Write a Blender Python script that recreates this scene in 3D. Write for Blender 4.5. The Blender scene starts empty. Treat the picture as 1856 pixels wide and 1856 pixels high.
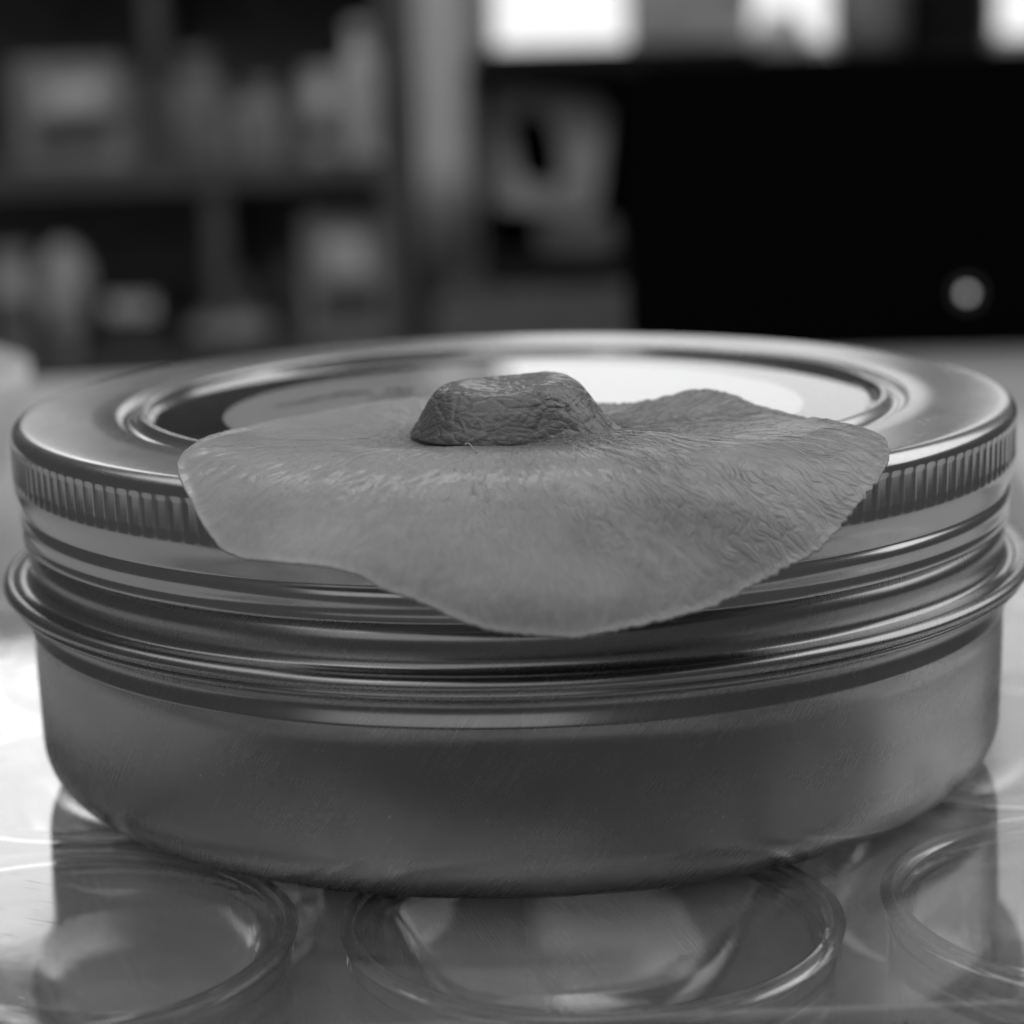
import bpy, bmesh, math, random
import numpy as np
from mathutils import Vector, Matrix, noise

random.seed(7); np.random.seed(7)
sc = bpy.context.scene
COL = sc.collection
U = 0.042                      # radius of the tin's lid in metres; tin and patch are measured in it
Z_PLATE = 0.020                # top of the clear well plate
Z_LID = Z_PLATE + 0.735 * U    # flat top of the tin's lid

# ------------------------------------------------------------------ camera
F_PX, DIST, HGT, PITCH, ROLL, YAW = 4200.0, 4.6474, 0.7185, 0.2035, -0.027, -0.0017
cp, sp, cy, sy = math.cos(PITCH), math.sin(PITCH), math.cos(YAW), math.sin(YAW)
FWD = np.array([sy * cp, cy * cp, -sp]); RGT = np.array([cy, -sy, 0.0]); UPV = np.cross(RGT, FWD)
cr, sr = math.cos(ROLL), math.sin(ROLL)
CR, CU = cr * RGT + sr * UPV, -sr * RGT + cr * UPV
CPOS = np.array([0.0, -DIST, HGT])         # in lid units, lid centre at the origin
cam = bpy.data.cameras.new('camera')
cam.sensor_width = 36; cam.sensor_fit = 'HORIZONTAL'; cam.lens = F_PX / 1856 * 36
cam.clip_start = 0.01; cam.clip_end = 50
cam.dof.use_dof = True; cam.dof.focus_distance = 0.167; cam.dof.aperture_fstop = 25
co = bpy.data.objects.new('camera', cam); COL.objects.link(co)
m3 = Matrix(((CR[0], CU[0], -FWD[0]), (CR[1], CU[1], -FWD[1]), (CR[2], CU[2], -FWD[2])))
co.matrix_world = Matrix.Translation((CPOS[0] * U, CPOS[1] * U, Z_LID + CPOS[2] * U)) @ m3.to_4x4()
sc.camera = co
CAMZ = Z_LID + HGT * U
CAMY = -DIST * U

# ------------------------------------------------------------------ light
world = bpy.data.worlds.new('World'); sc.world = world; world.use_nodes = True
wb = world.node_tree.nodes['Background']; wb.inputs[0].default_value = (1, 1, 1, 1); wb.inputs[1].default_value = 0.068
SKY_STRENGTH = 1.15

def area(name, loc, target, size, power, size_y=None):
    l = bpy.data.lights.new(name, 'AREA'); l.energy = power; l.size = size
    if size_y: l.shape = 'RECTANGLE'; l.size_y = size_y
    o = bpy.data.objects.new(name, l); COL.objects.link(o); o.location = loc
    o.rotation_euler = (Vector(target) - Vector(loc)).to_track_quat('-Z', 'Y').to_euler()
    return o
area('ceiling_lamp', (-0.3, 0.0, 1.6), (-0.3, 0, 0), 2.6, 15)
area('right_window_light', (1.3, 0.55, 1.15), (0, 0, 0.03), 1.5, 9)
area('left_window_light', (-0.80, 2.9, 1.0), (0, 0, 0.03), 0.42, 1.3)
area('front_fill_light', (-0.5, -1.7, 1.3), (0, 0, 0.03), 2.4, 7)  # soft fill added behind the camera to brighten the patch's hanging front
area('shelf_fill_light', (-0.3, 1.3, 1.9), (-0.3, 3.0, 0.1), 0.8, 17)  # unseen fill added to brighten the bookshelf and background
pl = bpy.data.lights.new('desk_lamp', 'POINT'); pl.energy = 0.22; pl.shadow_soft_size = 0.012
po = bpy.data.objects.new('desk_lamp', pl); COL.objects.link(po); po.location = (-0.42, -0.55, 0.62)

sc.view_settings.view_transform = 'Standard'; sc.view_settings.look = 'None'
sc.view_settings.exposure = 0; sc.view_settings.gamma = 1; sc.view_settings.use_curve_mapping = False
sc.render.engine = 'CYCLES'
cy_ = sc.cycles
cy_.use_denoising = True
cy_.use_adaptive_sampling = True; cy_.adaptive_threshold = 0.022; cy_.adaptive_min_samples = 40
cy_.max_bounces = 12; cy_.transmission_bounces = 10; cy_.glossy_bounces = 5; cy_.diffuse_bounces = 3
cy_.transparent_max_bounces = 16
cy_.caustics_refractive = True; cy_.caustics_reflective = True; cy_.blur_glossy = 0.5
cy_.sample_clamp_indirect = 4.0

# ------------------------------------------------------------------ materials
def grey(v): return (v, v, v, 1)

class Mat:
    def __init__(s, name):
        s.m = bpy.data.materials.new(name); s.m.use_nodes = True
        s.t = s.m.node_tree; s.n = s.t.nodes; s.b = s.n['Principled BSDF']
        s.out = s.n['Material Output']
    def node(s, kind, **kw):
        n = s.n.new(kind)
        for k, v in kw.items():
            if k.startswith('_'): setattr(n, k[1:], v)
            else: n.inputs[k.replace('__', ' ')].default_value = v
        return n
    def link(s, a, b): s.t.links.new(a, b)
    def set(s, **kw):
        for k, v in kw.items(): s.b.inputs[k.replace('__', ' ')].default_value = v
        return s
    def ramp(s, src, p0, p1, v0, v1):
        r = s.node('ShaderNodeMapRange'); s.link(src, r.inputs['Value'])
        r.inputs['From Min'].default_value = p0; r.inputs['From Max'].default_value = p1
        r.inputs['To Min'].default_value = v0; r.inputs['To Max'].default_value = v1
        return r.outputs[0]
    def math(s, op, a, b=None):
        n = s.node('ShaderNodeMath', _operation=op)
        for i, x in enumerate((a, b)):
            if x is None: continue
            if isinstance(x, (int, float)): n.inputs[i].default_value = x
            else: s.link(x, n.inputs[i])
        return n.outputs[0]
    def grey_of(s, val):
        c = s.node('ShaderNodeCombineColor'); [s.link(val, c.inputs[i]) for i in range(3)]
        return c.outputs[0]
    def mapped(s, coord, scale, rot=(0, 0, 0)):
        if any(rot):
            m0 = s.node('ShaderNodeMapping'); s.link(coord, m0.inputs[0]); m0.inputs['Rotation'].default_value = rot; coord = m0.outputs[0]
        mp = s.node('ShaderNodeMapping'); s.link(coord, mp.inputs[0]); mp.inputs['Scale'].default_value = scale
        return mp.outputs[0]
    def noise(s, coord, scale=1.0, detail=3.0, rough=0.55):
        n = s.node('ShaderNodeTexNoise', Scale=scale, Detail=detail, Roughness=rough)
        if coord is not None: s.link(coord, n.inputs['Vector'])
        return n.outputs['Fac']
    def voronoi(s, coord, scale=1.0, feature='DISTANCE_TO_EDGE'):
        n = s.node('ShaderNodeTexVoronoi', _feature=feature, Scale=scale); s.link(coord, n.inputs['Vector'])
        return n.outputs['Distance']
    def bump(s, height, dist, strength=1.0, prev=None):
        b = s.node('ShaderNodeBump', Strength=strength, Distance=dist); s.link(height, b.inputs['Height'])
        if prev is not None: s.link(prev, b.inputs['Normal'])
        s.link(b.outputs[0], s.b.inputs['Normal']); return b.outputs[0]
    def uv(s, name=None):
        if name:
            n = s.node('ShaderNodeUVMap'); n.uv_map = name; return n.outputs[0]
        return s.node('ShaderNodeTexCoord').outputs['UV']
    def obj(s): return s.node('ShaderNodeTexCoord').outputs['Object']

def plain(name, v, rough=0.6, var=0.12, scale=30.0, spec=0.3):
    m = Mat(name).set(Roughness=rough)
    m.b.inputs['Specular IOR Level'].default_value = spec
    f = m.noise(m.obj(), scale, 4)
    m.link(m.grey_of(m.ramp(f, 0.25, 0.75, v * (1 - var), v * (1 + var))), m.b.inputs['Base Color'])
    return m.m

def brushed(name, rough, rot, sx, sy_, depth, base=0.66, drough=0.08):
    m = Mat(name).set(Metallic=1.0)
    uv = m.uv()
    br = m.noise(m.mapped(uv, (sx, sy_, 1), (0, 0, rot)), 1.0, 4, 0.65)
    bl = m.noise(m.mapped(uv, (3.0, 5.0, 1)), 1.0, 3)
    sm = m.noise(m.mapped(uv, (4.0, 9.0, 1)), 1.0, 5, 0.6)
    amp = m.ramp(m.noise(m.mapped(uv, (2.2, 6.0, 1)), 1.0, 3), .3, .7, 0.25, 1.0)
    m.link(m.grey_of(m.math('ADD', m.math('ADD', m.math('MULTIPLY', m.ramp(br, 0.3, 0.7, -0.045, 0.045), amp), base), m.ramp(bl, 0.3, 0.7, -0.03, 0.03))), m.b.inputs['Base Color'])
    m.link(m.math('ADD', m.ramp(br, 0.3, 0.7, rough - 0.015, rough + 0.015), m.ramp(sm, 0.35, 0.75, 0, drough)), m.b.inputs['Roughness'])
    # pits and scratches
    pit = m.noise(m.mapped(uv, (110, 110, 1)), 1.0, 1)
    n1 = m.bump(m.math('MULTIPLY', br, amp), depth, 0.22)
    m.bump(m.ramp(pit, 0.78, 0.82, 0, 1), 0.00003, 0.3, n1)
    return m.m

M = {}
M['lid_side'] = brushed('tin_lid_metal', 0.18, 0.12, 330, 6, 0.000002, 0.58, 0.02)
M['lid_top'] = brushed('tin_lid_top_metal', 0.24, 0.0, 60, 60, 0.000008, 0.60, 0.04)
M['body'] = brushed('tin_body_metal', 0.245, 0.62, 300, 4, 0.0000045, 0.40, 0.05)
def clear(name, ior=1.49, rough=0.02, tint=0.93, scratch=0.00002):
    m = Mat(name).set(Roughness=rough, IOR=ior)
    m.b.inputs['Transmission Weight'].default_value = 1.0
    m.b.inputs['Base Color'].default_value = grey(tint)
    o = m.obj()
    s1 = m.noise(m.mapped(o, (300, 2500, 300), (0, 0, 0.5)), 1.0, 2)
    s2 = m.noise(o, 60.0, 3)
    m.link(m.ramp(s2, 0.4, 0.75, rough, rough + 0.06), m.b.inputs['Roughness'])
    m.bump(m.math('ADD', m.ramp(s1, 0.66, 0.74, 0, 1), m.math('MULTIPLY', m.noise(o, 28.0, 2), 12.0)), scratch, 0.35)
    return m.m
def thin_clear(name, ior=1.5, rough=0.02, tint=0.95, scratch=0.000004, haze=0.0):
    m = Mat(name); m.n.remove(m.b)
    o = m.obj()
    fr = m.node('ShaderNodeFresnel', IOR=ior); tr = m.node('ShaderNodeBsdfTransparent', Color=grey(tint)); gl = m.node('ShaderNodeBsdfGlossy', Color=grey(1), Roughness=rough)
    s1 = m.noise(m.mapped(o, (220, 2600, 300), (0, 0, 0.5)), 1.0, 2)
    s2 = m.noise(o, 45.0, 4, 0.6)
    b = m.node('ShaderNodeBump', Strength=0.4, Distance=scratch)
    m.link(m.math('ADD', m.ramp(s1, 0.64, 0.74, 0, 1), m.math('MULTIPLY', s2, 10.0)), b.inputs['Height'])
    m.link(b.outputs[0], fr.inputs['Normal']); m.link(b.outputs[0], gl.inputs['Normal'])
    m.link(m.ramp(s2, 0.4, 0.75, rough, rough + 0.10), gl.inputs['Roughness'])
    geo = m.node('ShaderNodeNewGeometry')
    fac = m.math('MULTIPLY', m.math('MULTIPLY', fr.outputs[0], 1.5), m.math('SUBTRACT', 1.0, geo.outputs['Backfacing']))
    fac = m.math('MINIMUM', fac, 1.0)
    mx = m.node('ShaderNodeMixShader'); m.link(fac, mx.inputs[0]); m.link(tr.outputs[0], mx.inputs[1]); m.link(gl.outputs[0], mx.inputs[2])
    res = mx.outputs[0]
    if haze:
        df = m.node('ShaderNodeBsdfDiffuse', Color=grey(0.8)); m2 = m.node('ShaderNodeMixShader')
        m.link(m.ramp(s2, 0.3, 0.75, haze * 0.5, haze * 1.6), m2.inputs[0]); m.link(res, m2.inputs[1]); m.link(df.outputs[0], m2.inputs[2]); res = m2.outputs[0]
    m.link(res, m.out.inputs['Surface']); return m.m
M['clear'] = clear('clear_polystyrene')
M['clear_sheet'] = thin_clear('clear_polystyrene_sheet', 1.56, 0.03, 0.95, 0.000006, 0.055)
M['pane'] = thin_clear('window_film', 1.5, 0.02, 0.98, 0.0000015)
M['paper'] = plain('sticker_paper', 0.78, 0.7, 0.03, 120)
M['ink'] = plain('pen_ink', 0.16, 0.6)
M['black'] = plain('black_plastic', 0.0025, 0.8, 0.1, 30, 0.04)
_m = Mat('indicator_lamp'); _m.b.inputs['Emission Color'].default_value = grey(1); _m.b.inputs['Emission Strength'].default_value = 1.1
M['led'] = _m.m
M['ring'] = plain('lens_ring', 0.10, 0.4)
M['table'] = plain('table_top', 0.44, 0.42, 0.06, 14, 0.35)
M['white'] = plain('white_ceramic', 0.8, 0.25, 0.02, 20, 0.5)
M['wall'] = plain('painted_wall', 0.55, 0.9, 0.05, 4)
M['shelf'] = plain('dark_shelf_wood', 0.09, 0.7, 0.2, 9)
M['cabinet'] = plain('black_cabinet_wood', 0.014, 0.7, 0.2, 9, 0.1)
M['curtain'] = plain('curtain_cloth', 0.82, 0.95, 0.05, 40)
for k, v in (('g08', .07), ('g15', .12), ('g25', .18), ('g35', .25), ('g50', .38), ('g65', .52)):
    M[k] = plain('printed_matt_' + k[1:], v, 0.7, 0.55, 26)
_m = Mat('overcast_sky'); _m.b.inputs['Base Color'].default_value = grey(0)
_m.b.inputs['Emission Color'].default_value = grey(1); _m.b.inputs['Emission Strength'].default_value = SKY_STRENGTH
M['sky'] = _m.m

# ------------------------------------------------------------------ helpers
def link(name, me, mat=None, parent=None, smooth=True):
    if mat is not None: me.materials.append(mat)
    if smooth: me.polygons.foreach_set('use_smooth', [True] * len(me.polygons))
    o = bpy.data.objects.new(name, me); COL.objects.link(o)
    if parent is not None: o.parent = parent
    return o

def tag(o, label, cat, group=None):
    o['label'] = label; o['category'] = cat
    if group: o['group'] = group
    return o

def empty(name, loc, label, cat, rz=0.0, group=None):
    o = bpy.data.objects.new(name, None); COL.objects.link(o); o.location = loc; o.rotation_euler = (0, 0, rz)
    o.empty_display_size = 0.01
    return tag(o, label, cat, group)

def mesh_from(name, verts, faces, uvs=None, uvs2=None):
    me = bpy.data.meshes.new(name)
    me.from_pydata([tuple(map(float, v)) for v in verts], [], [tuple(map(int, f)) for f in faces])
    for nm, u in (('UVMap', uvs), ('Polar', uvs2)):
        if u is not None:
            lay = me.uv_layers.new(name=nm)
            idx = np.zeros(len(me.loops), int); me.loops.foreach_get('vertex_index', idx)
            lay.data.foreach_set('uv', np.asarray(u)[idx].astype(float).ravel())
    me.update(); return me

def lathe(name, prof, segs=256, closed=False, rfun=None, scale=U, zoff=0.0, flip=False):
    """prof: list of (r, z); rfun(theta, i) adds to r.  Duplicate seam column keeps the UVs clean."""
    P = np.array(prof, float); n = len(P)
    arc = np.concatenate([[0], np.cumsum(np.hypot(*np.diff(P, axis=0).T))])
    th = np.linspace(0, 2 * np.pi, segs + 1)
    R = np.repeat(P[None, :, 0], segs + 1, 0)
    if rfun is not None: R = R + rfun(th[:, None], np.arange(n)[None, :], P)
    V = np.stack([R * np.sin(th)[:, None], -R * np.cos(th)[:, None], np.repeat(P[None, :, 1], segs + 1, 0)], -1) * scale
    V[..., 2] += zoff
    UV = np.stack([np.repeat(th[:, None], n, 1), np.repeat(arc[None], segs + 1, 0)], -1)
    F = []
    m = n if closed else n - 1
    for i in range(segs):
        for j in range(m):
            a, b = i * n + j, i * n + (j + 1) % n
            F.append((a, a + n, b + n, b) if True else None)
    if flip: F = [f[::-1] for f in F]
    return mesh_from(name, V.reshape(-1, 3), F, UV.reshape(-1, 2))

def weld(me, d=1e-7):
    bm = bmesh.new(); bm.from_mesh(me); bmesh.ops.remove_doubles(bm, verts=bm.verts, dist=d)
    bmesh.ops.recalc_face_normals(bm, faces=bm.faces); bm.to_mesh(me); bm.free(); me.update(); return me

def box_mesh(name, lo, hi, bevel=0.0, segs=2):
    bm = bmesh.new(); bmesh.ops.create_cube(bm, size=1)
    lo, hi = Vector(lo), Vector(hi)
    for v in bm.verts: v.co = Vector([(lo[i] + hi[i]) / 2 + v.co[i] * (hi[i] - lo[i]) for i in range(3)])
    if bevel: bmesh.ops.bevel(bm, geom=list(bm.edges), offset=bevel, segments=segs, affect='EDGES', profile=0.6)
    me = bpy.data.meshes.new(name); bm.to_mesh(me); bm.free(); return me

def box(name, lo, hi, mat, parent=None, bevel=0.0, segs=2):
    return link(name, box_mesh(name, lo, hi, bevel, segs), mat, parent, smooth=False)

def spline(pts, n):
    """Catmull-Rom through 2D points (open)."""
    P = np.array(pts, float); P = np.vstack([2 * P[0] - P[1], P, 2 * P[-1] - P[-2]])
    out = []
    for i in range(1, len(P) - 2):
        for t in np.linspace(0, 1, n, endpoint=False):
            a, b, c, d = P[i - 1:i + 3]
            out.append(0.5 * (2 * b + (c - a) * t + (2 * a - 5 * b + 4 * c - d) * t * t + (3 * b - a - 3 * c + d) * t ** 3))
    out.append(P[-2]); return np.array(out)

# ------------------------------------------------------------------ table
def slab(name, poly, z0, z1, mat, bevel=0.0):
    bm = bmesh.new(); vs = [bm.verts.new((x, y, z1)) for x, y in poly]
    f = bm.faces.new(vs); r = bmesh.ops.extrude_face_region(bm, geom=[f])
    for v in [g for g in r['geom'] if isinstance(g, bmesh.types.BMVert)]: v.co.z = z0
    bmesh.ops.recalc_face_normals(bm, faces=bm.faces)
    if bevel: bmesh.ops.bevel(bm, geom=list(bm.edges), offset=bevel, segments=3, affect='EDGES')
    me = bpy.data.meshes.new(name); bm.to_mesh(me); bm.free()
    return link(name, me, mat, None, smooth=False)
tb = slab('table_top', [(-0.21, -0.086), (0.20, -0.086), (0.26, 0.43), (-0.26, 0.36)], -0.03, 0.0, M['table'], 0.004)
tb['kind'] = 'structure'
tag(tb, 'pale smooth table top under the clear well plate', 'table')

# ------------------------------------------------------------------ clear well plate
PX, PY, PR = 0.0036, 0.0012, 0.0392          # centre and pitch of the wells
RZ = math.radians(1.6)
plate = empty('well_plate', (PX, PY, 0.0), 'clear plastic plate of round wells with a flat cover, under the round tin', 'plate', RZ)

def rrect(hx, hy, r, n=8):
    pts = []
    for cx, cy0, a0 in ((hx - r, hy - r, 0), (-hx + r, hy - r, 90), (-hx + r, -hy + r, 180), (hx - r, -hy + r, 270)):
        for k in range(n + 1):
            a = math.radians(a0 + 90 * k / n); pts.append((cx + r * math.cos(a), cy0 + r * math.sin(a)))
    return pts
def rr_loft(name, rings, cap_first=True, cap_last=True, close=False):
    """rings: list of (hx, hy, r, z)"""
    V, F = [], []; n = None
    for hx, hy, r, z in rings:
        L = rrect(hx, hy, r); n = len(L); V += [(x, y, z) for x, y in L]
    k = len(rings)
    for i in range(k if close else k - 1):
        for j in range(n):
            a, b = i * n + j, i * n + (j + 1) % n; c, d = ((i + 1) % k) * n + (j + 1) % n, ((i + 1) % k) * n + j
            F.append((a, b, c, d))
    if not close:
        if cap_first: F.append(tuple(range(n))[::-1])
        if cap_last: F.append(tuple(range((k - 1) * n, k * n)))
    return weld(mesh_from(name, V, F))
HX, HY = 0.0608, 0.0594
T = Z_PLATE
cover = rr_loft('cover', [(HX - .0004, HY - .0004, .0050, T), (HX - .0001, HY - .0001, .0053, T - .0002), (HX, HY, .0055, T - .0005),
                          (HX + .0002, HY + .0002, .0057, T - .0075), (HX - .0010, HY - .0010, .0045, T - .0075),
                          (HX - .0012, HY - .0012, .0043, T - .0015), (HX - .0018, HY - .0018, .0038, T - .0012)])
link('cover', cover, M['clear_sheet'], plate, smooth=False)
skirt = rr_loft('skirt', [(HX - .0018, HY - .0018, .004, T - .0030), (HX - .0018, HY - .0018, .004, .0045), (HX + .0006, HY + .0006, .006, .0040),
                          (HX + .0008, HY + .0008, .006, .0003), (HX - .0008, HY - .0008, .0045, .0003), (HX - .0010, HY - .0010, .0043, .0032),
                          (HX - .0032, HY - .0032, .003, .0036), (HX - .0032, HY - .0032, .003, T - .0030)], close=True)
link('skirt', skirt, M['clear'], plate, smooth=False)
# deck with round holes
RH = 0.0177
V, F = [], []
zt, zb = T - .0032, T - .0044
NS = 96
cells = []
for i in range(3):
    for j in range(3):
        cx, cyy = (i - 1) * PR, (j - 1) * PR
        x0 = -HX + .0033 if i == 0 else cx - PR / 2; x1 = HX - .0033 if i == 2 else cx + PR / 2
        y0 = -HY + .0033 if j == 0 else cyy - PR / 2; y1 = HY - .0033 if j == 2 else cyy + PR / 2
        base = len(V)
        for k in range(NS):
            a = 2 * math.pi * k / NS; c, s = math.cos(a), math.sin(a)
            tx = ((x1 - cx) / c if c > 1e-9 else (x0 - cx) / c if c < -1e-9 else 1e9)
            ty = ((y1 - cyy) / s if s > 1e-9 else (y0 - cyy) / s if s < -1e-9 else 1e9)
            t = min(tx, ty)
            V += [(cx + RH * c, cyy + RH * s, zt), (cx + t * c, cyy + t * s, zt), (cx + RH * c, cyy + RH * s, zb), (cx + t * c, cyy + t * s, zb)]
        for k in range(NS):
            a, b = base + 4 * k, base + 4 * ((k + 1) % NS)
            F += [(a, a + 1, b + 1, b), (b + 2, b + 3, a + 3, a + 2), (a, b, b + 2, a + 2)]
        cells.append((cx, cyy))
deck = weld(mesh_from('deck', V, F), 2e-6)
link('deck', deck, M['clear_sheet'], plate, smooth=False)
# wells and the rings under the cover: one mesh each, shared
RO, RI = RH - .0002, RH - .0014
wp = [(RI - .0004, .0028), (RI + .0004, .0024), (RO, .0030), (RO, T - .0036), (RO, T - .0024), (RO - .0005, T - .0021), (RI + .0003, T - .0021),
      (RI, T - .0025), (RI - .0003, .0046)]
well_me = weld(lathe('well', wp, NS, closed=True, scale=1.0))
floor_me = weld(lathe('well_floor', [(0, .0026), (RI - .0006, .0026), (RI - .0006, .0036), (0, .0036)], NS, scale=1.0))
floor_me.materials.append(M['clear_sheet'])
rp = [(RO + .0006, T - .00118), (RO + .0004, T - .00185), (RO - .0002, T - .00200), (RO - .0008, T - .00185), (RO - .0010, T - .00118)]
ring_me = weld(lathe('cover_ring', rp, NS, closed=True, scale=1.0))
for me in (well_me, ring_me):
    me.materials.append(M['clear']); me.polygons.foreach_set('use_smooth', [True] * len(me.polygons))
for cx, cyy in cells:
    o = bpy.data.objects.new('well', well_me); COL.objects.link(o); o.parent = plate; o.location = (cx, cyy, 0)
    if cyy < .001:
        o3 = bpy.data.objects.new('cover_ring', ring_me); COL.objects.link(o3); o3.parent = plate; o3.location = (cx, cyy, -.00004)
    o2 = bpy.data.objects.new('well_floor', floor_me); COL.objects.link(o2); o2.parent = o

# ------------------------------------------------------------------ tin
tin = empty('tin', (0, 0, Z_PLATE), 'round brushed aluminium screw-lid tin with a clear window in its lid', 'tin')
DZ = Z_LID - Z_PLATE
def arcpts(cx, cz, rx, rz, a0, a1, n):
    return [(cx + rx * math.cos(math.radians(a0 + (a1 - a0) * k / n)), cz + rz * math.sin(math.radians(a0 + (a1 - a0) * k / n))) for k in range(n + 1)]
body_prof = ([(0, -.735), (.80, -.735), (.862, -.7345)] + arcpts(.868, -.63, .108, .1045, -88, 0, 16)
    + [(.9775, -.58), (.979, -.50), (.980, -.44), (.9805, -.408)] + [(.9824, -.4050), (.9830, -.4020), (.9822, -.3985)]
    + [(.9800, -.391), (.9772, -.382), (.9755, -.374), (.9765, -.365), (.9820, -.3565), (.9910, -.3500), (1.000, -.3465), (1.003, -.3455)]
    + arcpts(1.0120, -.3375, .0085, .0080, -110, 40, 8) + [(1.0170, -.3310)] + arcpts(1.0160, -.3165, .0175, .0140, -40, 110, 14)
    + [(1.000, -.3065), (.990, -.3060), (.9835, -.3045), (.9790, -.3000), (.9765, -.292), (.9770, -.285), (.9795, -.272), (.9810, -.258), (.9795, -.246), (.9740, -.238), (.9690, -.232), (.966, -.222), (.966, -.05)]
    + [(.958, -.05), (.955, -.30), (.955, -.62), (.85, -.722), (0, -.722)])
o = link('tin_body', lathe('tin_body', body_prof, 384, zoff=DZ), M['body'], tin)
lid_prof = ([(.715, -.0165), (.727, -.0165), (.7310, -.0155), (.7325, -.0120), (.7345, -.0020)] + arcpts(.7435, -.0005, .0085, .0065, 170, 20, 7)
    + [(.7560, -.004), (.7625, -.0105), (.7710, -.0135), (.7800, -.0125), (.7870, -.0075), (.7930, -.0020), (.8000, .0)]
    + [(.85, .0), (.90, .0), (.945, .0), (.964, -.0002)] + arcpts(.9710, -.0290, .0290, .0288, 80, 4, 10)
    + [(1.0, -.031), (1.0, -.036), (1.0, -.042), (1.0, -.088), (1.0, -.096), (1.0, -.101), (1.0, -.110), (.9990, -.120), (.9960, -.130), (.9925, -.140), (.9885, -.149), (.9860, -.1555), (.9845, -.1590), (.9838, -.1620)]
    + [(.9842, -.1645), (.9868, -.1685), (.9895, -.1745), (.9908, -.1815), (.9900, -.1890), (.9880, -.1960), (.9866, -.2010), (.9864, -.2060)]
    + [(.9872, -.2105), (.9882, -.2150), (.9880, -.2195), (.9880, -.2235), (.9820, -.2250), (.9770, -.2225), (.9745, -.2150), (.9745, -.06), (.950, -.012), (.80, -.018), (.715, -.022)])
NK = 190
LZ = np.array([z for r, z in lid_prof]); LR = np.array([r for r, z in lid_prof])
def knurl(th, i, P):
    z = P[i, 1]; r = P[i, 0]
    band = np.clip((z + .1005) / .005, 0, 1) * np.clip((-.030 - z) / .010, 0, 1) * (r > .985)
    w = 0.5 + 0.5 * np.cos(NK * th)
    ridge = np.clip((w - .66) / .30, 0, 1); ridge = ridge * ridge * (3 - 2 * ridge)
    return -.0024 * band * (1 - ridge) * (1 + .25 * np.sin(th * 7.3 + 1) + .2 * np.sin(th * 41))
lid = link('lid', lathe('lid', lid_prof, NK * 8, zoff=DZ, rfun=knurl, flip=True), M['lid_side'], tin)
lid.data.materials.append(M['lid_top'])
mi = [1 if (p.normal.z > .55 and p.center.z > DZ - .012 * U) else 0 for p in lid.data.polygons]
lid.data.polygons.foreach_set('material_index', mi)
pane = link('window_pane', weld(lathe('window_pane', [(0, -.0110), (.50, -.0112), (.715, -.0115), (.7285, -.0115), (.7285, -.0160), (.50, -.0158), (0, -.0155)], 160, zoff=DZ)), M['pane'], lid)
stick = link('sticker', weld(lathe('sticker', [(0, -.0185), (.583, -.0185), (.585, -.0195), (.583, -.0205), (0, -.0205)], 128, zoff=DZ)), M['paper'], lid)
# faint pen strokes on the sticker
def stroke(name, pts, w, z, mat, parent):
    C = spline(pts, 6); n = len(C); d = np.gradient(C, axis=0); d /= np.hypot(*d.T)[:, None] + 1e-9
    N = np.stack([-d[:, 1], d[:, 0]], 1); wv = w * (0.6 + 0.4 * np.sin(np.linspace(0.3, 2.8, n)))[:, None]
    A, B = C + N * wv, C - N * wv
    V = [(x * U, y * U, z) for x, y in A] + [(x * U, y * U, z) for x, y in B]
    F = [(i, i + 1, n + i + 1, n + i) for i in range(n - 1)]
    me = mesh_from(name, V, F)
    return link(name, me, mat, parent, smooth=False)
zi = DZ - .0180 * U
for pts in ([(-.49, .06), (-.44, .10), (-.40, .16), (-.36, .17)], [(-.38, .19), (-.36, .22), (-.34, .19), (-.32, .23), (-.30, .20)],
            [(-.27, .21), (-.25, .25), (-.23, .21), (-.21, .25)], [(-.19, .21), (-.15, .26), (-.13, .21), (-.10, .25)],
            [(-.30, .13), (-.25, .15), (-.20, .14), (-.16, .16)], [(-.02, .47), (.0, .50), (.02, .47)]):
    stroke('pen_mark', pts, .010, zi, M['ink'], lid)

# ------------------------------------------------------------------ skin-like patch with nipple
TH = .019          # height of the patch's upper surface above the lid
_ka = [0, .64, .72, .80, .88, .96, 1.04, 1.12, 1.22, 1.6]; _kv = [0, 0, 7, 6, -4, -20, -40, -54, -64, -70]
prof = [(0.0, TH)]
for _l in np.arange(.004, 1.5, .004):
    _a = math.radians(float(np.interp(_l, _ka, _kv))); prof.append((prof[-1][0] + .004 * math.cos(_a), prof[-1][1] + .004 * math.sin(_a)))
prof = np.array(prof); arc = np.concatenate([[0], np.cumsum(np.hypot(*np.diff(prof, axis=0).T))])
def surf(X, Y):
    rho = np.hypot(X, Y) + 1e-9
    r = np.interp(rho, arc, prof[:, 0]); z = np.interp(rho, arc, prof[:, 1])
    return np.stack([X / rho * r, Y / rho * r, z], -1)
def surf_normal(X, Y):
    e = 1e-3; dx = surf(X + e, Y) - surf(X - e, Y); dy = surf(X, Y + e) - surf(X, Y - e)
    n = np.cross(dx, dy); return n / np.linalg.norm(n, axis=-1, keepdims=True)
def to_px(P):
    v = P - CPOS; d = v @ FWD
    return np.stack([928 + F_PX * (v @ CR) / d, 928 - F_PX * (v @ CU) / d], -1)
gx, gy = np.meshgrid(np.linspace(-1.0, 1.0, 500), np.linspace(-1.38, .35, 500))
gp = to_px(surf(gx, gy))
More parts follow.
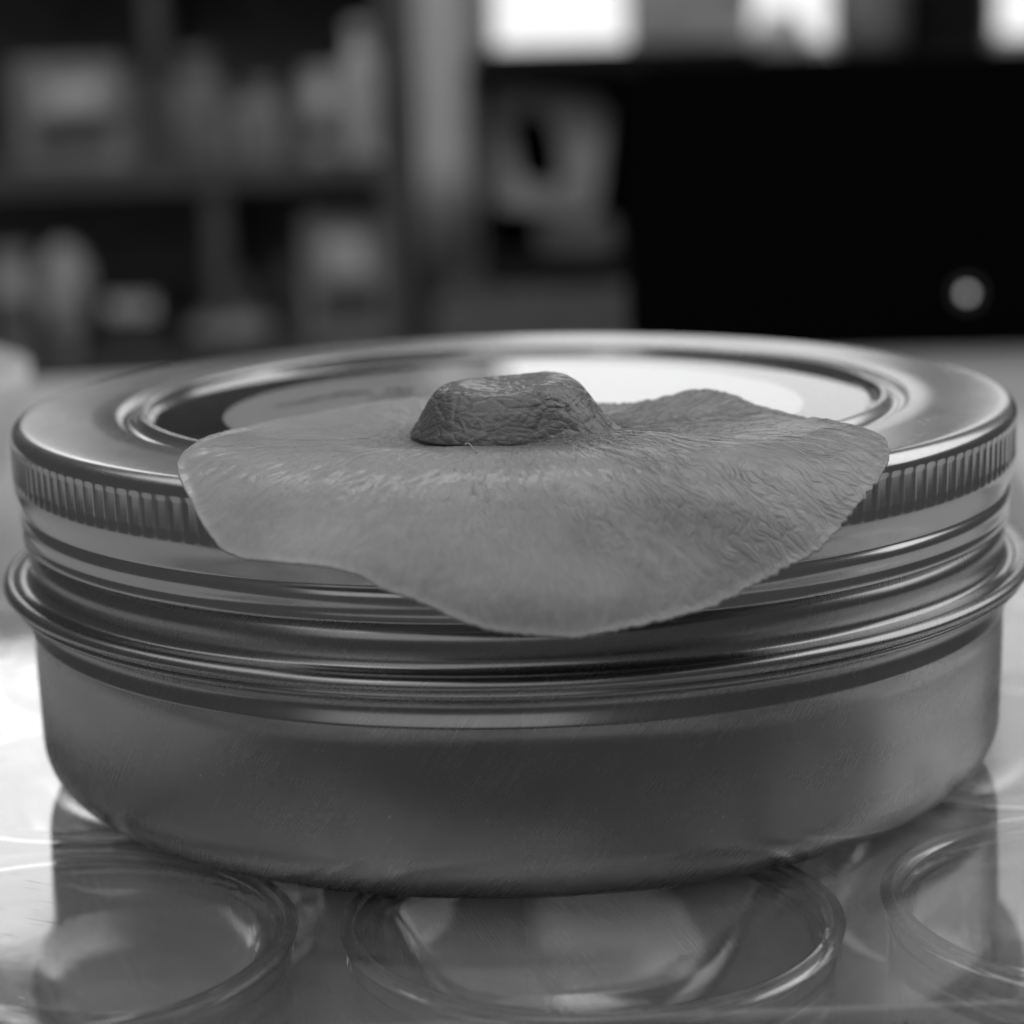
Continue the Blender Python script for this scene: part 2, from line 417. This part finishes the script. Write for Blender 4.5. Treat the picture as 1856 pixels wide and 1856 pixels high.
outline_px = [(345,812),(330,828),(322,845),(325,870),(345,905),(375,960),(405,1003),(450,1020),(500,1030),(560,1036),(620,1045),(665,1058),
 (700,1075),(750,1093),(800,1112),(850,1135),(900,1148),(950,1155),(1000,1158),(1050,1158),(1100,1151),(1190,1133),(1280,1103),(1340,1075),
 (1400,1042),(1480,1000),(1515,965),(1545,925),(1575,890),(1600,858),(1608,835),(1610,818),(1604,797),(1580,785),(1540,777),(1480,764),
 (1420,754),(1360,747),(1300,742),(1240,740),(1180,740),(1120,738),(1060,735),(1000,733),(930,731),(860,731),(800,732),(740,735),(660,742),
 (560,755),(470,770),(400,790)]
DOM = []
for a in outline_px:
    d = (gp[..., 0] - a[0]) ** 2 + (gp[..., 1] - a[1]) ** 2
    i = np.unravel_index(d.argmin(), d.shape); DOM.append((gx[i], gy[i]))
DOM = np.array(DOM)
def px_on_lid(px, py, z=TH):
    d = FWD + (px - 928) / F_PX * CR - (py - 928) / F_PX * CU
    t = (z - CPOS[2]) / d[2]; return CPOS + t * d
NA, NB = .176, .150                    # half width and half depth of the nipple's foot
front = px_on_lid(930, 813)
NC = np.array([front[0] - .004, front[1] + NB])
ang = np.arctan2(DOM[:, 1] - NC[1], DOM[:, 0] - NC[0]); rad = np.hypot(DOM[:, 0] - NC[0], DOM[:, 1] - NC[1])
order = np.argsort(ang); ang, rad = ang[order], rad[order]
ang = np.concatenate([ang - 2 * np.pi, ang, ang + 2 * np.pi]); rad = np.tile(rad, 3)
NPH, NT = 900, 150
ph = np.linspace(-np.pi, np.pi, NPH, endpoint=False)
B = np.interp(ph, ang, rad)
ker = np.exp(-np.linspace(-2, 2, 9) ** 2); ker /= ker.sum()
B = np.convolve(np.concatenate([B[-4:], B, B[:4]]), ker, 'valid')
# ragged hem, roughest along the right-hand cut
jag = np.array([noise.noise((math.cos(a) * 60, math.sin(a) * 60, 3.1)) + .6 * noise.noise((math.cos(a) * 150, math.sin(a) * 150, 7.7)) for a in ph])
B = B * (1 + jag * (.0018 + .006 * np.clip(np.cos(ph + .5), 0, 1)))
tt = np.linspace(0, 1, NT) ** .9
X = NC[0] + np.outer(B * np.cos(ph), tt); Y = NC[1] + np.outer(B * np.sin(ph), tt)
P0 = surf(X, Y); N0 = surf_normal(X, Y)
def g(x, y, cx, cy0, sx, sy0): return np.exp(-((x - cx) / sx) ** 2 - ((y - cy0) / sy0) ** 2)
lift = np.zeros_like(X)
fold = px_on_lid(1285, 741)
lift += .033 * g(X, Y, fold[0], fold[1], .105, .10) * np.clip((tt - .4) / .6, 0, 1)[None]
q = px_on_lid(700, 738); lift += .012 * g(X, Y, q[0], q[1], .28, .10)
q = px_on_lid(1270, 860); lift += .014 * g(X, Y, q[0], q[1], .13, .05)
q = px_on_lid(1150, 812); lift += .020 * g(X, Y, q[0], q[1], .09, .06)         # spur beside the nipple
# the lower left hem curls away from the tin
q = np.array([-.35, -1.13]); lift += .035 * g(X, Y, q[0], q[1], .22, .09)
q = np.array([.05, -1.22]); lift += .016 * g(X, Y, q[0], q[1], .25, .07)
low = np.array([[noise.noise((x * 3.2, y * 3.2, 1.3)) + .5 * noise.noise((x * 8, y * 8, 4.2)) for x, y in zip(a, b)] for a, b in zip(X[:, ::3], Y[:, ::3])])
lowi = np.stack([np.interp(tt, tt[::3], row) for row in low])
lift += .0065 * lowi
# wrinkles and pores: real relief
def crack(p, w):
    d, _ = noise.voronoi(p); return math.exp(-(d[1] - d[0]) / w)
wr = np.zeros_like(X); pore = np.zeros_like(X)
for i in range(NPH):
    a = ph[i]; right = max(0.0, math.cos(a)) ** 1.0
    for j in range(0, NT):
        x, y = X[i, j], Y[i, j]; dd = tt[j] * B[i] + .05
        # stretched along the radius from the nipple
        wob = .25 * noise.noise((x * 9, y * 9, 0))
        wr[i, j] = crack(Vector(((a + wob * .3) * 17, math.log(dd) * 3.0, 0)), .22) * (0.35 + right)
        pore[i, j] = noise.noise((a * 26 + wob, math.log(dd) * 13, 9.0)) + .5 * noise.noise((x * 60, y * 60, 2.0))
near = np.exp(-(tt[None] * B[:, None] / .42) ** 2)
lift += -.0048 * wr * (.30 + .70 * near) + .0013 * pore
lift += .014 * np.exp(-np.clip(tt[None] * B[:, None] - .17, 0, 9) / .03) * np.clip(.2 + 1.2 * np.cos(ph - .25)[:, None], 0, 1)
fade = np.clip((1 - tt) / .03, 0, 1)[None]
P1 = P0 + N0 * lift[..., None]
def grid_faces(n, m, off=0, flip=False):
    i = np.arange(n)[:, None]; j = np.arange(m - 1)[None]
    a = i * m + j; b = ((i + 1) % n) * m + j
    f = np.stack([a, b, b + 1, a + 1], -1).reshape(-1, 4) + off
    return f if not flip else f[:, ::-1]
lift += .0045 * np.clip((tt - .972) / .028, 0, 1)[None] ** 2
P1 = P0 + N0 * lift[..., None]
thick = .011 * (.55 + .45 * np.sqrt(np.clip((1 - tt) / .06, 0, 1)))[None, :, None]
P2 = P1 - N0 * thick
nv = NPH * NT
f1 = grid_faces(NPH, NT, 0, True); f2 = grid_faces(NPH, NT, nv)
rim = np.array([((i + 1) % NPH * NT + NT - 1, i * NT + NT - 1, nv + i * NT + NT - 1, nv + (i + 1) % NPH * NT + NT - 1) for i in range(NPH)])
uv = np.stack([X, Y], -1).reshape(-1, 2)
pol = np.stack([np.repeat(ph[:, None], NT, 1), np.log(tt[None] * B[:, None] + .05)], -1).reshape(-1, 2)
patch_me = mesh_from('skin_patch', np.vstack([P1.reshape(-1, 3), P2.reshape(-1, 3)]) * U, np.vstack([f1, f2, rim]), np.vstack([uv, uv]), np.vstack([pol, pol]))

def skin_mat(name, v, nip=False):
    m = Mat(name).set(Roughness=0.42)
    m.b.inputs['Specular IOR Level'].default_value = 0.5
    m.b.inputs['Subsurface Weight'].default_value = 0.0 if nip else 0.12
    m.b.inputs['Subsurface Radius'].default_value = (1, 1, 1); m.b.inputs['Subsurface Scale'].default_value = 0.0009
    if nip:
        o = m.obj(); sc_ = 1 / U
        big = m.voronoi(m.mapped(o, (sc_ * 16, sc_ * 16, sc_ * 24)), 1.0)
        sm = m.voronoi(m.mapped(o, (sc_ * 48, sc_ * 48, sc_ * 62)), 1.0)
        h = m.math('ADD', m.ramp(big, 0, .10, 0, 1), m.math('MULTIPLY', m.ramp(sm, 0, .16, 0, 1), .45))
        m.bump(h, .00008, .9)
        m.b.inputs['Coat Weight'].default_value = .6; m.b.inputs['Coat Roughness'].default_value = .19
        var = m.noise(m.mapped(o, (sc_ * 5,) * 3), 1.0, 4)
    else:
        uvn, pol0 = m.uv('UVMap'), m.uv('Polar')
        wv = m.node('ShaderNodeTexNoise', Scale=11.0, Detail=3.0); m.link(uvn, wv.inputs['Vector'])
        v1 = m.node('ShaderNodeVectorMath', _operation='SUBTRACT'); m.link(wv.outputs['Color'], v1.inputs[0]); v1.inputs[1].default_value = (.5, .5, .5)
        v2 = m.node('ShaderNodeVectorMath', _operation='SCALE'); m.link(v1.outputs[0], v2.inputs[0]); v2.inputs['Scale'].default_value = .16
        v3 = m.node('ShaderNodeVectorMath', _operation='ADD'); m.link(pol0, v3.inputs[0]); m.link(v2.outputs[0], v3.inputs[1]); poln = v3.outputs[0]
        fine = m.voronoi(m.mapped(uvn, (95, 95, 1)), 1.0)
        st = m.noise(m.mapped(poln, (80, 13, 1)), 1.0, 4, .65)
        gr = m.noise(m.mapped(uvn, (190, 190, 1)), 1.0, 3, .6)
        spk = m.ramp(m.noise(m.mapped(poln, (46, 17, 1)), 1.0, 3, .6), .60, .72, 0, 1)
        sx0 = m.node('ShaderNodeSeparateXYZ'); m.link(poln, sx0.inputs[0])
        rgt = m.ramp(m.math('COSINE', m.math('ADD', sx0.outputs[0], 0.25)), -.1, .9, .22, 1.35)
        h = m.math('ADD', m.math('ADD', m.math('MULTIPLY', m.ramp(fine, 0, .2, 0, 1), .20), m.math('MULTIPLY', spk, .75)),
                   m.math('ADD', m.math('MULTIPLY', m.math('MULTIPLY', m.math('ADD', m.math('MULTIPLY', st, .55), m.math('MULTIPLY', m.ramp(m.voronoi(m.mapped(poln, (44, 12, 1)), 1.0), 0, .16, 0, 1), .5)), rgt), 1.3), m.math('MULTIPLY', gr, .12)))
        msk = m.math('ADD', m.ramp(sx0.outputs[1], -1.3, -.45, 1.0, .12), m.math('MULTIPLY', m.math('MAXIMUM', m.math('COSINE', m.math('ADD', sx0.outputs[0], -0.1)), 0.0), .45))
        patchy = m.ramp(m.noise(m.mapped(uvn, (5.5, 5.5, 1)), 1.0, 3), .35, .65, .35, 1.6)
        h = m.math('MULTIPLY', h, m.math('MULTIPLY', msk, patchy))
        m.bump(h, .00020, 1.0)
        m.b.inputs['Coat Weight'].default_value = .38; m.b.inputs['Coat Roughness'].default_value = .2
        var = m.noise(m.mapped(uvn, (6, 6, 1)), 1.0, 5, .6)
        rg = m.noise(m.mapped(uvn, (110, 60, 1)), 1.0, 2)
        m.link(m.ramp(rg, .35, .7, .46, .27), m.b.inputs['Roughness'])
    col = m.ramp(var, .25, .75, v * .84, v * 1.16)
    if not nip:      # pigment deepens towards the nipple
        sx = m.node('ShaderNodeSeparateXYZ'); m.link(poln, sx.inputs[0])
        col = m.math('MULTIPLY', col, m.ramp(sx.outputs[1], -1.65, -1.05, .62, 1.0))
        col = m.math('ADD', m.math('MULTIPLY', col, m.ramp(st, .3, .7, .90, 1.09)), m.math('MULTIPLY', m.math('MULTIPLY', spk, msk), .11))
    m.link(m.grey_of(col), m.b.inputs['Base Color'])
    return m.m
patch = link('skin_patch', patch_me, skin_mat('skin_like_silicone', .345))
patch.location = (0, 0, Z_LID)
tag(patch, 'pale thin skin-like silicone patch with a dark nipple, draped over the tin lid', 'silicone patch')

# nipple
s_h = np.array([(.90, -.10), (.945, .0), (.985, .04), (1.0, .08), (.98, .17), (.93, .31), (.875, .48), (.82, .63), (.765, .765), (.71, .87), (.645, .94), (.56, .98), (.43, .99), (.27, .98), (.13, .975), (0, .97)])
top_z = TH
lo_, hi_ = .02, .4
for _ in range(40):
    mid = (lo_ + hi_) / 2
    if to_px(np.array([[NC[0], NC[1], TH + mid]]))[0, 1] > 688: lo_ = mid
    else: hi_ = mid
NH = lo_ * 1.0
sp_ = spline(s_h, 7); NV = len(sp_); NS2 = 420
al = np.linspace(0, 2 * np.pi, NS2, endpoint=False)
e = 2 / 2.25
cx_ = np.sign(np.cos(al)) * np.abs(np.cos(al)) ** e; sy_ = np.sign(np.sin(al)) * np.abs(np.sin(al)) ** e
low2 = np.array([noise.noise((math.cos(a) * 1.6, math.sin(a) * 1.6, 5.5)) for a in al])
foot = 1 + .05 * low2
NX = NC[0] + NA * np.outer(cx_ * foot, sp_[:, 0]); NY = NC[1] + NB * np.outer(sy_ * foot, sp_[:, 0])
tilt = 1 + .015 * (NX - NC[0]) / NA
dip = 1 - .05 * g(NX, NY, NC[0] - .02, NC[1], .06, .2) + .045 * g(NX, NY, NC[0] + .085, NC[1], .04, .2)
NZ = TH + NH * sp_[None, :, 1] * tilt * np.where(sp_[None, :, 1] > .6, dip, 1)
NX = NX + (NX - NC[0]) * .08 * np.exp(-np.clip(sp_[None, :, 1], 0, 1) / .07) * np.abs(cx_[:, None]) ** 4
# skew: right flank leans out further
NX = NX + (.008 * (1 - sp_[None, :, 1]) + .014 * np.exp(-np.clip(sp_[None, :, 1], 0, 1) / .08)) * (cx_[:, None] > 0) * cx_[:, None]
PN = np.stack([NX, NY, NZ], -1)
cen = np.array([NC[0], NC[1], TH + NH * .2]); out = PN - cen; out /= np.linalg.norm(out, axis=-1, keepdims=True)
disp = np.zeros(NX.shape)
for i in range(NS2):
    for j in range(NV):
        p = PN[i, j]
        w = .02 * noise.noise(p * 14)
        disp[i, j] = (-.0013 * crack(Vector((p[0] * 13 + w * 14, p[1] * 13, p[2] * 30 + w * 34)), .055)
                      - .0011 * crack(Vector((p[0] * 42, p[1] * 42, p[2] * 52 + w * 30)), .14)
                      + .006 * noise.noise(p * 9) + .0015 * noise.noise(p * 60))
disp *= np.clip((1 - np.linspace(0, 1, NV)) / .12, 0, 1)[None] * .85 + .15
PN = PN + out * disp[..., None]
fn = grid_faces(NS2, NV, 0)
nip_me = weld(mesh_from('nipple', PN.reshape(-1, 3) * U, fn), 1e-7)
nip = link('nipple', nip_me, skin_mat('dark_skin_like_silicone', .13, True), patch)
nip['label'] = 'dark wrinkled raised nipple with a flat top'

# lint
def lint(px, w=.0009):
    C = np.array([px_on_lid(*p, z=TH + .02) for p in px]); C3 = np.stack([spline(C[:, [0, 1]], 6)[:, 0], spline(C[:, [0, 1]], 6)[:, 1], spline(C[:, [0, 2]], 6)[:, 1]], 1)
    n = len(C3); V, F = [], []
    for c in C3:
        for k in range(5):
            a = 2 * math.pi * k / 5; V.append(((c[0] + w * math.cos(a)) * U, c[1] * U, (c[2] + w * math.sin(a)) * U))
    for i in range(n - 1):
        for k in range(5): F.append((i * 5 + k, i * 5 + (k + 1) % 5, (i + 1) * 5 + (k + 1) % 5, (i + 1) * 5 + k))
    lo = link('lint', mesh_from('lint', V, F), M['g65'])
    lo.location = (0, 0, Z_LID)
    return tag(lo, 'short pale curl of lint at the foot of the dark nipple', 'lint')
lint([(842, 806), (848, 803), (856, 810), (864, 820)])

# ------------------------------------------------------------------ things behind, on the table
def at(px, py, D=3.0):
    """world point seen at photo pixel (px, py), D metres in front of the camera along its level direction"""
    d = FWD + (px - 928) / F_PX * CR - (py - 928) / F_PX * CU
    t = D / d[1]; return Vector((d[0] * t, CAMY + d[1] * t, CAMZ + d[2] * t))

# black device
Dd = 0.585
a = at(1128, 110, Dd); w_ = 0.20; h_ = a.z
dev = empty('black_device', (a.x, a.y, 0), 'black rounded-corner electronic box standing behind the tin, with one round lamp', 'electronic box', math.radians(-3))
bm = bmesh.new()
L = rrect(w_ / 2, h_ / 2, 0.009, 10)
for yy in (0, .016):
    pass
V = []; F = []; n = len(L)
for ins, yy in ((.0012, 0), (0, .0012), (0, .0148), (.0012, .016)):
    sx_, sz_ = (w_ - 2 * ins) / w_, (h_ - 2 * ins) / h_
    V += [(w_ / 2 + x * sx_, yy, h_ / 2 + z * sz_) for x, z in L]
for i in range(3):
    for j in range(n): F.append((i * n + j, i * n + (j + 1) % n, (i + 1) * n + (j + 1) % n, (i + 1) * n + j))
F += [tuple(range(n))[::-1], tuple(range(3 * n, 4 * n))]
link('casing', weld(mesh_from('casing', V, F)), M['black'], dev, smooth=False); bm.free()
lp = at(1747, 528, Dd)
def disc_y(name, r, y0, y1, mat, parent, cx, cz, prof=None):
    P = prof or [(0, y0), (r * .92, y0), (r, y0 + (y1 - y0) * .2), (r, y1)]
    me = lathe(name, P, 48, scale=1.0)
    for v in me.vertices: x, y, z = v.co; v.co = (cx + x, z, cz + y)
    return link(name, weld(me), mat, parent)
lx, lz = lp.x - a.x, lp.z
disc_y('lamp_ring', .0036, -.0008, .0, M['ring'], dev, lx, lz, [(.0026, 0), (.0026, -.0008), (.0036, -.0008), (.0036, 0)])
disc_y('lamp', .0024, -.0006, .0, M['led'], dev, lx, lz, [(0, -.0005), (.0010, -.0005), (.0010, 0)])

# white bowl at the left edge
bp = at(28, 850, .37)
bowl = link('bowl', weld(lathe('bowl', [(0, .002), (.022, .002), (.024, 0), (.027, 0), (.028, .003), (.040, .009), (.048, .018), (.0515, .030), (.0525, .038), (.0515, .0385), (.0500, .030), (.046, .019), (.038, .011), (.02, .0065), (0, .006)], 96, scale=1.0)), M['white'])
bowl.location = (bp.x - .0500, bp.y, 0); bowl.scale = (1, 1, .78)
tag(bowl, 'white rounded bowl on the table at the left edge, behind the tin', 'bowl')
# white box on the right
rp_ = at(1851, 1000, .30)
wb_ = box('paper_box', (0, 0, 0), (.09, .13, .012), M['white'], None, .001)
wb_.location = (rp_.x + .004, rp_.y - .02, 0); wb_.rotation_euler = (0, 0, math.radians(-6))
tag(wb_, 'flat white box on the table at the right edge, behind the tin', 'box')

# ------------------------------------------------------------------ room behind
D1, D2 = 3.0, 3.35
fl = box('floor', (-2.5, 0.2, -0.77), (2.5, 4.0, -0.75), M['g25']); fl['kind'] = 'structure'
yw = CAMY + D2
def P(px, py, D=D1): q = at(px, py, D); return q
# wall with two window openings, built from boxes
wl = bpy.data.objects.new('back_wall', None); COL.objects.link(wl); wl['kind'] = 'structure'
x0, x1 = at(872, 60, D2).x, at(1642, 60, D2).x
x2, x3 = at(1792, 60, D2).x, at(1792, 60, D2).x + .55
zs = at(1100, 108, D2).z; ztop = 1.45
for lo, hi in (((-1.6, -.75), (x0, 2.2)), ((x0, -.75), (x1, zs)), ((x0, ztop), (x1, 2.2)), ((x2, -.75), (x3, zs)), ((x2, ztop), (x3, 2.2)), ((x3, -.75), (2.2, 2.2))):
    box('wall_panel', (lo[0], yw, lo[1]), (hi[0], yw + .12, hi[1]), M['wall'], wl)
box('wall_panel', (x1, yw, -.75), (x2, yw + .12, 2.2), M['cabinet'], wl)
box('window_sill', (x0 - .02, yw - .16, zs - .025), (x3 + .02, yw - .001, zs), M['cabinet'], wl)
def window(xa, xb, label):
    w = empty('window', ((xa + xb) / 2, yw, zs), label, 'window', group='windows in the back wall')
    hw = (xb - xa) / 2; H = ztop - zs; f = .018
    box('frame', (-hw, .03, 0), (hw, .07, f), M['g65'], w); box('frame', (-hw, .03, H - f), (hw, .07, H), M['g65'], w)
    box('frame', (-hw, .03, f), (-hw + f, .07, H - f), M['g65'], w); box('frame', (hw - f, .03, f), (hw, .07, H - f), M['g65'], w)
    box('pane', (-hw + f, .048, f), (hw - f, .052, H - f), M['pane'], w)
    return w
window(x0, x1, 'bright window with pale frame above the black cabinet')
window(x2, x3, 'bright window with pale frame at the upper right corner')
sk = box('sky', (-1.5, yw + .6, -.6), (2.5, yw + .62, 2.6), M['sky']); sk['kind'] = 'structure'

# bookshelf on the left
ys = CAMY + D1
xs0, xs1 = at(0, 300, D1).x - .45, at(742, 300, D1).x
zb1 = at(400, 300, D1).z; zb2 = at(400, 640, D1).z; zb0 = zb1 + .27
shelf = empty('bookshelf', ((xs0 + xs1) / 2, ys, -.75), 'dark wooden bookshelf at the left, filled with small pale things', 'bookshelf')
ox, oy, oz = shelf.location
def sbox(n, lo, hi, m): return box(n, (lo[0] - ox, lo[1] - oy, lo[2] - oz), (hi[0] - ox, hi[1] - oy, hi[2] - oz), m, shelf)
sbox('side_panel', (xs1 - .036, ys, -.75), (xs1, ys + .25, zb0 + .56), M['shelf'])
sbox('side_panel', (xs0, ys, -.75), (xs0 + .03, ys + .25, zb0 + .56), M['shelf'])
for z in (zb0 + .54, zb0 + .27, zb0, zb1, zb2, zb2 - .25): sbox('shelf_board', (xs0 + .03, ys + .002, z - .028), (xs1 - .036, ys + .235, z), M['shelf'])
sbox('back_panel', (xs0 + .03, ys + .236, -.75), (xs1 - .036, ys + .25, zb0 + .54), M['g25'])
sbox('divider', (at(372, 400).x, ys + .01, zb2), (at(410, 400).x, ys + .235, zb1 - .028), M['shelf'])
sbox('divider', (at(262, 100).x, ys + .01, zb1), (at(296, 100).x, ys + .235, zb0 - .028), M['shelf'])

def shelf_thing(name, pxa, pxb, pyt, zbase, mat, label, cat, dy=.05, depth=.12, shape='box'):
    A = at(pxa, pyt, D1 + dy); Bq = at(pxb, pyt, D1 + dy); h = A.z - zbase; w = Bq.x - A.x
    if shape == 'box':
        me = box_mesh(name, (-w / 2, 0, 0), (w / 2, depth, h), min(.006, w * .1))
        o = link(name, me, mat, None, smooth=False)
    elif shape == 'jar':
        r = w / 2
        o = link(name, weld(lathe(name, [(0, 0), (r * .9, 0), (r, h * .05), (r, h * .62), (r * .85, h * .74), (r * .5, h * .82), (r * .5, h * .88), (r * .56, h * .89), (r * .56, h), (0, h)], 40, scale=1.0)), mat)
    elif shape == 'ball':
        r = w / 2
        o = link(name, weld(lathe(name, [(0, 0), (r * .45, 0), (r * .5, h * .03)] + [(r * math.cos(math.radians(t)), h * .52 + h * .48 * math.sin(math.radians(t))) for t in range(-60, 91, 10)], 40, scale=1.0)), mat)
    o.location = ((A.x + Bq.x) / 2, ys + dy, zbase)
    return tag(o, label, cat)
st = shelf_thing
st('storage_box', 20, 225, 112, zb1, M['g35'], 'grey box on the upper shelf, leftmost thing there', 'box')
st('bottle', 296, 410, 95, zb1, M['g25'], 'broad dull grey bottle on the upper shelf right of the divider', 'bottle', shape='jar')
st('jar', 425, 515, 150, zb1, M['g35'], 'small pale jar in the middle of the upper shelf', 'jar', shape='jar')
st('carton', 545, 606, 125, zb1, M['g50'], 'pale short carton beside the tall white bottle on upper shelf', 'carton')
st('bottle', 610, 692, 42, zb1, M['g65'], 'tall white bottle at the right end of the upper shelf', 'bottle', shape='jar')
st('carton', -20, 50, 452, zb2, M['g35'], 'grey upright carton on the lower shelf at the far left', 'carton')
st('globe', 62, 165, 440, zb2, M['g50'], 'pale round ball-shaped thing on the lower shelf, left', 'ball', shape='ball')
st('speaker', 150, 320, 520, zb2, M['cabinet'], 'black low box on the lower shelf beside the pale ball', 'box', dy=.02)
st('dish', 335, 500, 568, zb2, M['g35'], 'low grey rounded dish on the lower shelf', 'dish', shape='ball')
st('file_box', 545, 702, 388, zb2, M['g35'], 'large pale file box at the right end of the lower shelf', 'box')

def patch_on(o, w, z0_, z1_, mat):
    box('paper_label', (-w / 2, -.0015, z0_), (w / 2, .0005, z1_), mat, o)
for o in [q for q in COL.objects if q.get('category') in ('box', 'carton') and q.location.y > 2.5 and not q.children]:
    d_ = o.dimensions; xs_ = [v.co.x for v in o.data.vertices]; zs_ = [v.co.z for v in o.data.vertices]
    w_o, h_o = max(xs_) - min(xs_), max(zs_) - min(zs_)
    patch_on(o, w_o * .7, h_o * .18, h_o * .45, M['g08']); patch_on(o, w_o * .5, h_o * .55, h_o * .82, M['g65'])
for k, (pa, pb, pt, mt, what) in enumerate(((228, 258, 140, 'g15', 'thin dark book leaning beside the grey box on the upper shelf'), (412, 424, 190, 'g50', 'narrow pale book between bottle and jar on the upper shelf'),
        (518, 542, 170, 'g15', 'dark narrow book left of the pale carton on upper shelf'), (508, 540, 470, 'g08', 'dark upright book left of the large file box'),
        (420, 470, 500, 'g15', 'dull grey book standing behind the low dish'), (704, 716, 430, 'g25', 'slim grey book at the right of the large file box'))):
    st('book', pa, pb, pt, zb1 if pt < 300 else zb2, M[mt], what, 'book', dy=.10 if k == 4 else .04)

# curtain strip between shelf and window
def curtain(name, pxa, pxb, pyb, D, mat, label):
    A, Bq = at(pxa, pyb, D), at(pxb, pyb, D); w = Bq.x - A.x; zt_ = 1.55
    n, k = 60, 14; V, F = [], []
    for s in (0, 1):
        for j in range(k + 1):
            t = j / k
            for i in range(n + 1):
                u = i / n; fl_ = 1 + .22 * (1 - t) ** 3
                V.append((A.x + w / 2 + (u - .5) * w * fl_, CAMY + D + .018 * math.sin(u * 19 + .8 * math.sin(t * 3)) * (1 - .3 * t) + s * .004, A.z + (zt_ - A.z) * t))
    m_ = (n + 1) * (k + 1)
    for j in range(k):
        for i in range(n):
            a_ = j * (n + 1) + i
            F.append((a_, a_ + 1, a_ + n + 2, a_ + n + 1)); F.append((m_ + a_ + n + 1, m_ + a_ + n + 2, m_ + a_ + 1, m_ + a_))
    for i in range(n):
        F.append((i, m_ + i, m_ + i + 1, i + 1)); b0 = k * (n + 1) + i; F.append((b0, b0 + 1, m_ + b0 + 1, m_ + b0))
    for j in range(k):
        for e_ in (0, n):
            a_ = j * (n + 1) + e_; F.append((a_, a_ + n + 1, m_ + a_ + n + 1, m_ + a_))
    o = link(name, mesh_from(name, V, F), mat); return tag(o, label, 'curtain')
curtain('curtain', 774, 852, 478, 2.95, M['curtain'], 'narrow pale gathered curtain hanging between the bookshelf and the window')

# black cabinet under the window
Dc = 2.85
yc = CAMY + Dc
xa, xb = at(868, 300, Dc).x, at(1372, 300, Dc).x
zc_top = at(1100, 84, Dc).z; zc_sh = at(1000, 462, Dc).z; zc_dr = at(1000, 515, Dc).z
cab = empty('cabinet', ((xa + xb) / 2, yc, -.75), 'black open cabinet below the window, with a grey drawer', 'cabinet')
ox, oy, oz = cab.location
def cbox(n, lo, hi, m): return box(n, (lo[0] - ox, lo[1] - oy, lo[2] - oz), (hi[0] - ox, hi[1] - oy, hi[2] - oz), m, cab)
cbox('top_board', (xa, yc, zc_top - .03), (xb, yc + .36, zc_top), M['cabinet'])
cbox('side_panel', (xa, yc + .004, -.75), (xa + .012, yc + .355, zc_top - .03), M['cabinet'])
cbox('side_panel', (xb - .03, yc + .004, -.75), (xb, yc + .355, zc_top - .03), M['cabinet'])
cbox('back_panel', (xa + .012, yc + .34, -.75), (xb - .03, yc + .355, zc_top - .03), M['cabinet'])
cbox('shelf_board', (xa + .012, yc + .004, zc_dr), (xb - .03, yc + .339, zc_sh), M['cabinet'])
cbox('drawer_front', (at(790, 540, Dc).x, yc - .002, zc_dr - .16), (xb - .03, yc + .016, zc_dr - .004), M['g15'])
# grey frame with a slanted oval opening, leaning in the cabinet
fr = at(990, 275, Dc + .06)
fa, fb = at(866, 300, Dc + .06).x, at(1094, 300, Dc + .06).x; fh = at(990, 155, Dc + .06).z - zc_sh
n = 64; V, F = [], []; w2 = (fb - fa) / 2
outer = rrect(w2, fh * .36, .022, 15)
k_ = len(outer)
for yy in (0, .03):
    for (x, z) in outer: V.append((x, yy, z))
    for (x, z) in outer:
        an = math.atan2(z / (fh * .36), x / w2); ex, ez = .034 * math.cos(an), .052 * math.sin(an)
        V.append((ex + .30 * -ez - .006, yy, ez + .004))
for j in range(k_):
    j2 = (j + 1) % k_
    F += [(j, j2, k_ + j2, k_ + j), (2 * k_ + j2, 2 * k_ + j, 3 * k_ + j, 3 * k_ + j2), (j2, j, 2 * k_ + j, 2 * k_ + j2), (k_ + j, k_ + j2, 3 * k_ + j2, 3 * k_ + j)]
fo = link('oval_frame', weld(mesh_from('oval_frame', V, F)), M['g35'], None, smooth=False)
fo.location = ((fa + fb) / 2, fr.y, fr.z); fo.rotation_euler = (math.radians(-8), math.radians(8), 0)
tag(fo, 'grey rounded frame with a dark slanted oval opening inside the black cabinet', 'frame')
b1 = at(975, 405, Dc + .03); b2 = at(1115, 405, Dc + .03)
sb = box('flat_box', (0, 0, 0), (b2.x - b1.x, .12, b1.z - zc_sh), M['g15'], None, .004); sb.location = (b1.x, b1.y, zc_sh)
tag(sb, 'flat grey box lying in the black cabinet below the oval frame', 'box')
# things on the cabinet top
def top_thing(name, pxa, pxb, hgt, mat, label, cat, shape, D=Dc + .08, zb_=None):
    A, Bq = at(pxa, 60, D), at(pxb, 60, D); r = (Bq.x - A.x) / 2
    if shape == 'jar': me = weld(lathe(name, [(0, 0), (r * .8, 0), (r, hgt * .1), (r, hgt * .55), (r * .8, hgt * .75), (r * .55, hgt * .85), (r * .6, hgt), (0, hgt)], 40, scale=1.0))
    else: me = box_mesh(name, (-r, 0, 0), (r, .08, hgt), .003)
    o = link(name, me, mat, None, smooth=(shape == 'jar')); o.location = (A.x + r, CAMY + D, zc_top if zb_ is None else zb_); return tag(o, label, cat)
top_thing('carton', 1142, 1365, .22, M['g50'], 'grey carton standing on the black cabinet before the window', 'carton', 'box')
top_thing('pot', 1364, 1466, .06, M['white'], 'small round white pot on the sill of the window above the black cabinet', 'pot', 'jar', D2 - .09, zs)
top_thing('bottle', 1505, 1640, .30, M['g35'], 'large grey bottle before the window, right of the white pot', 'bottle', 'jar', D2 - .09, zs)
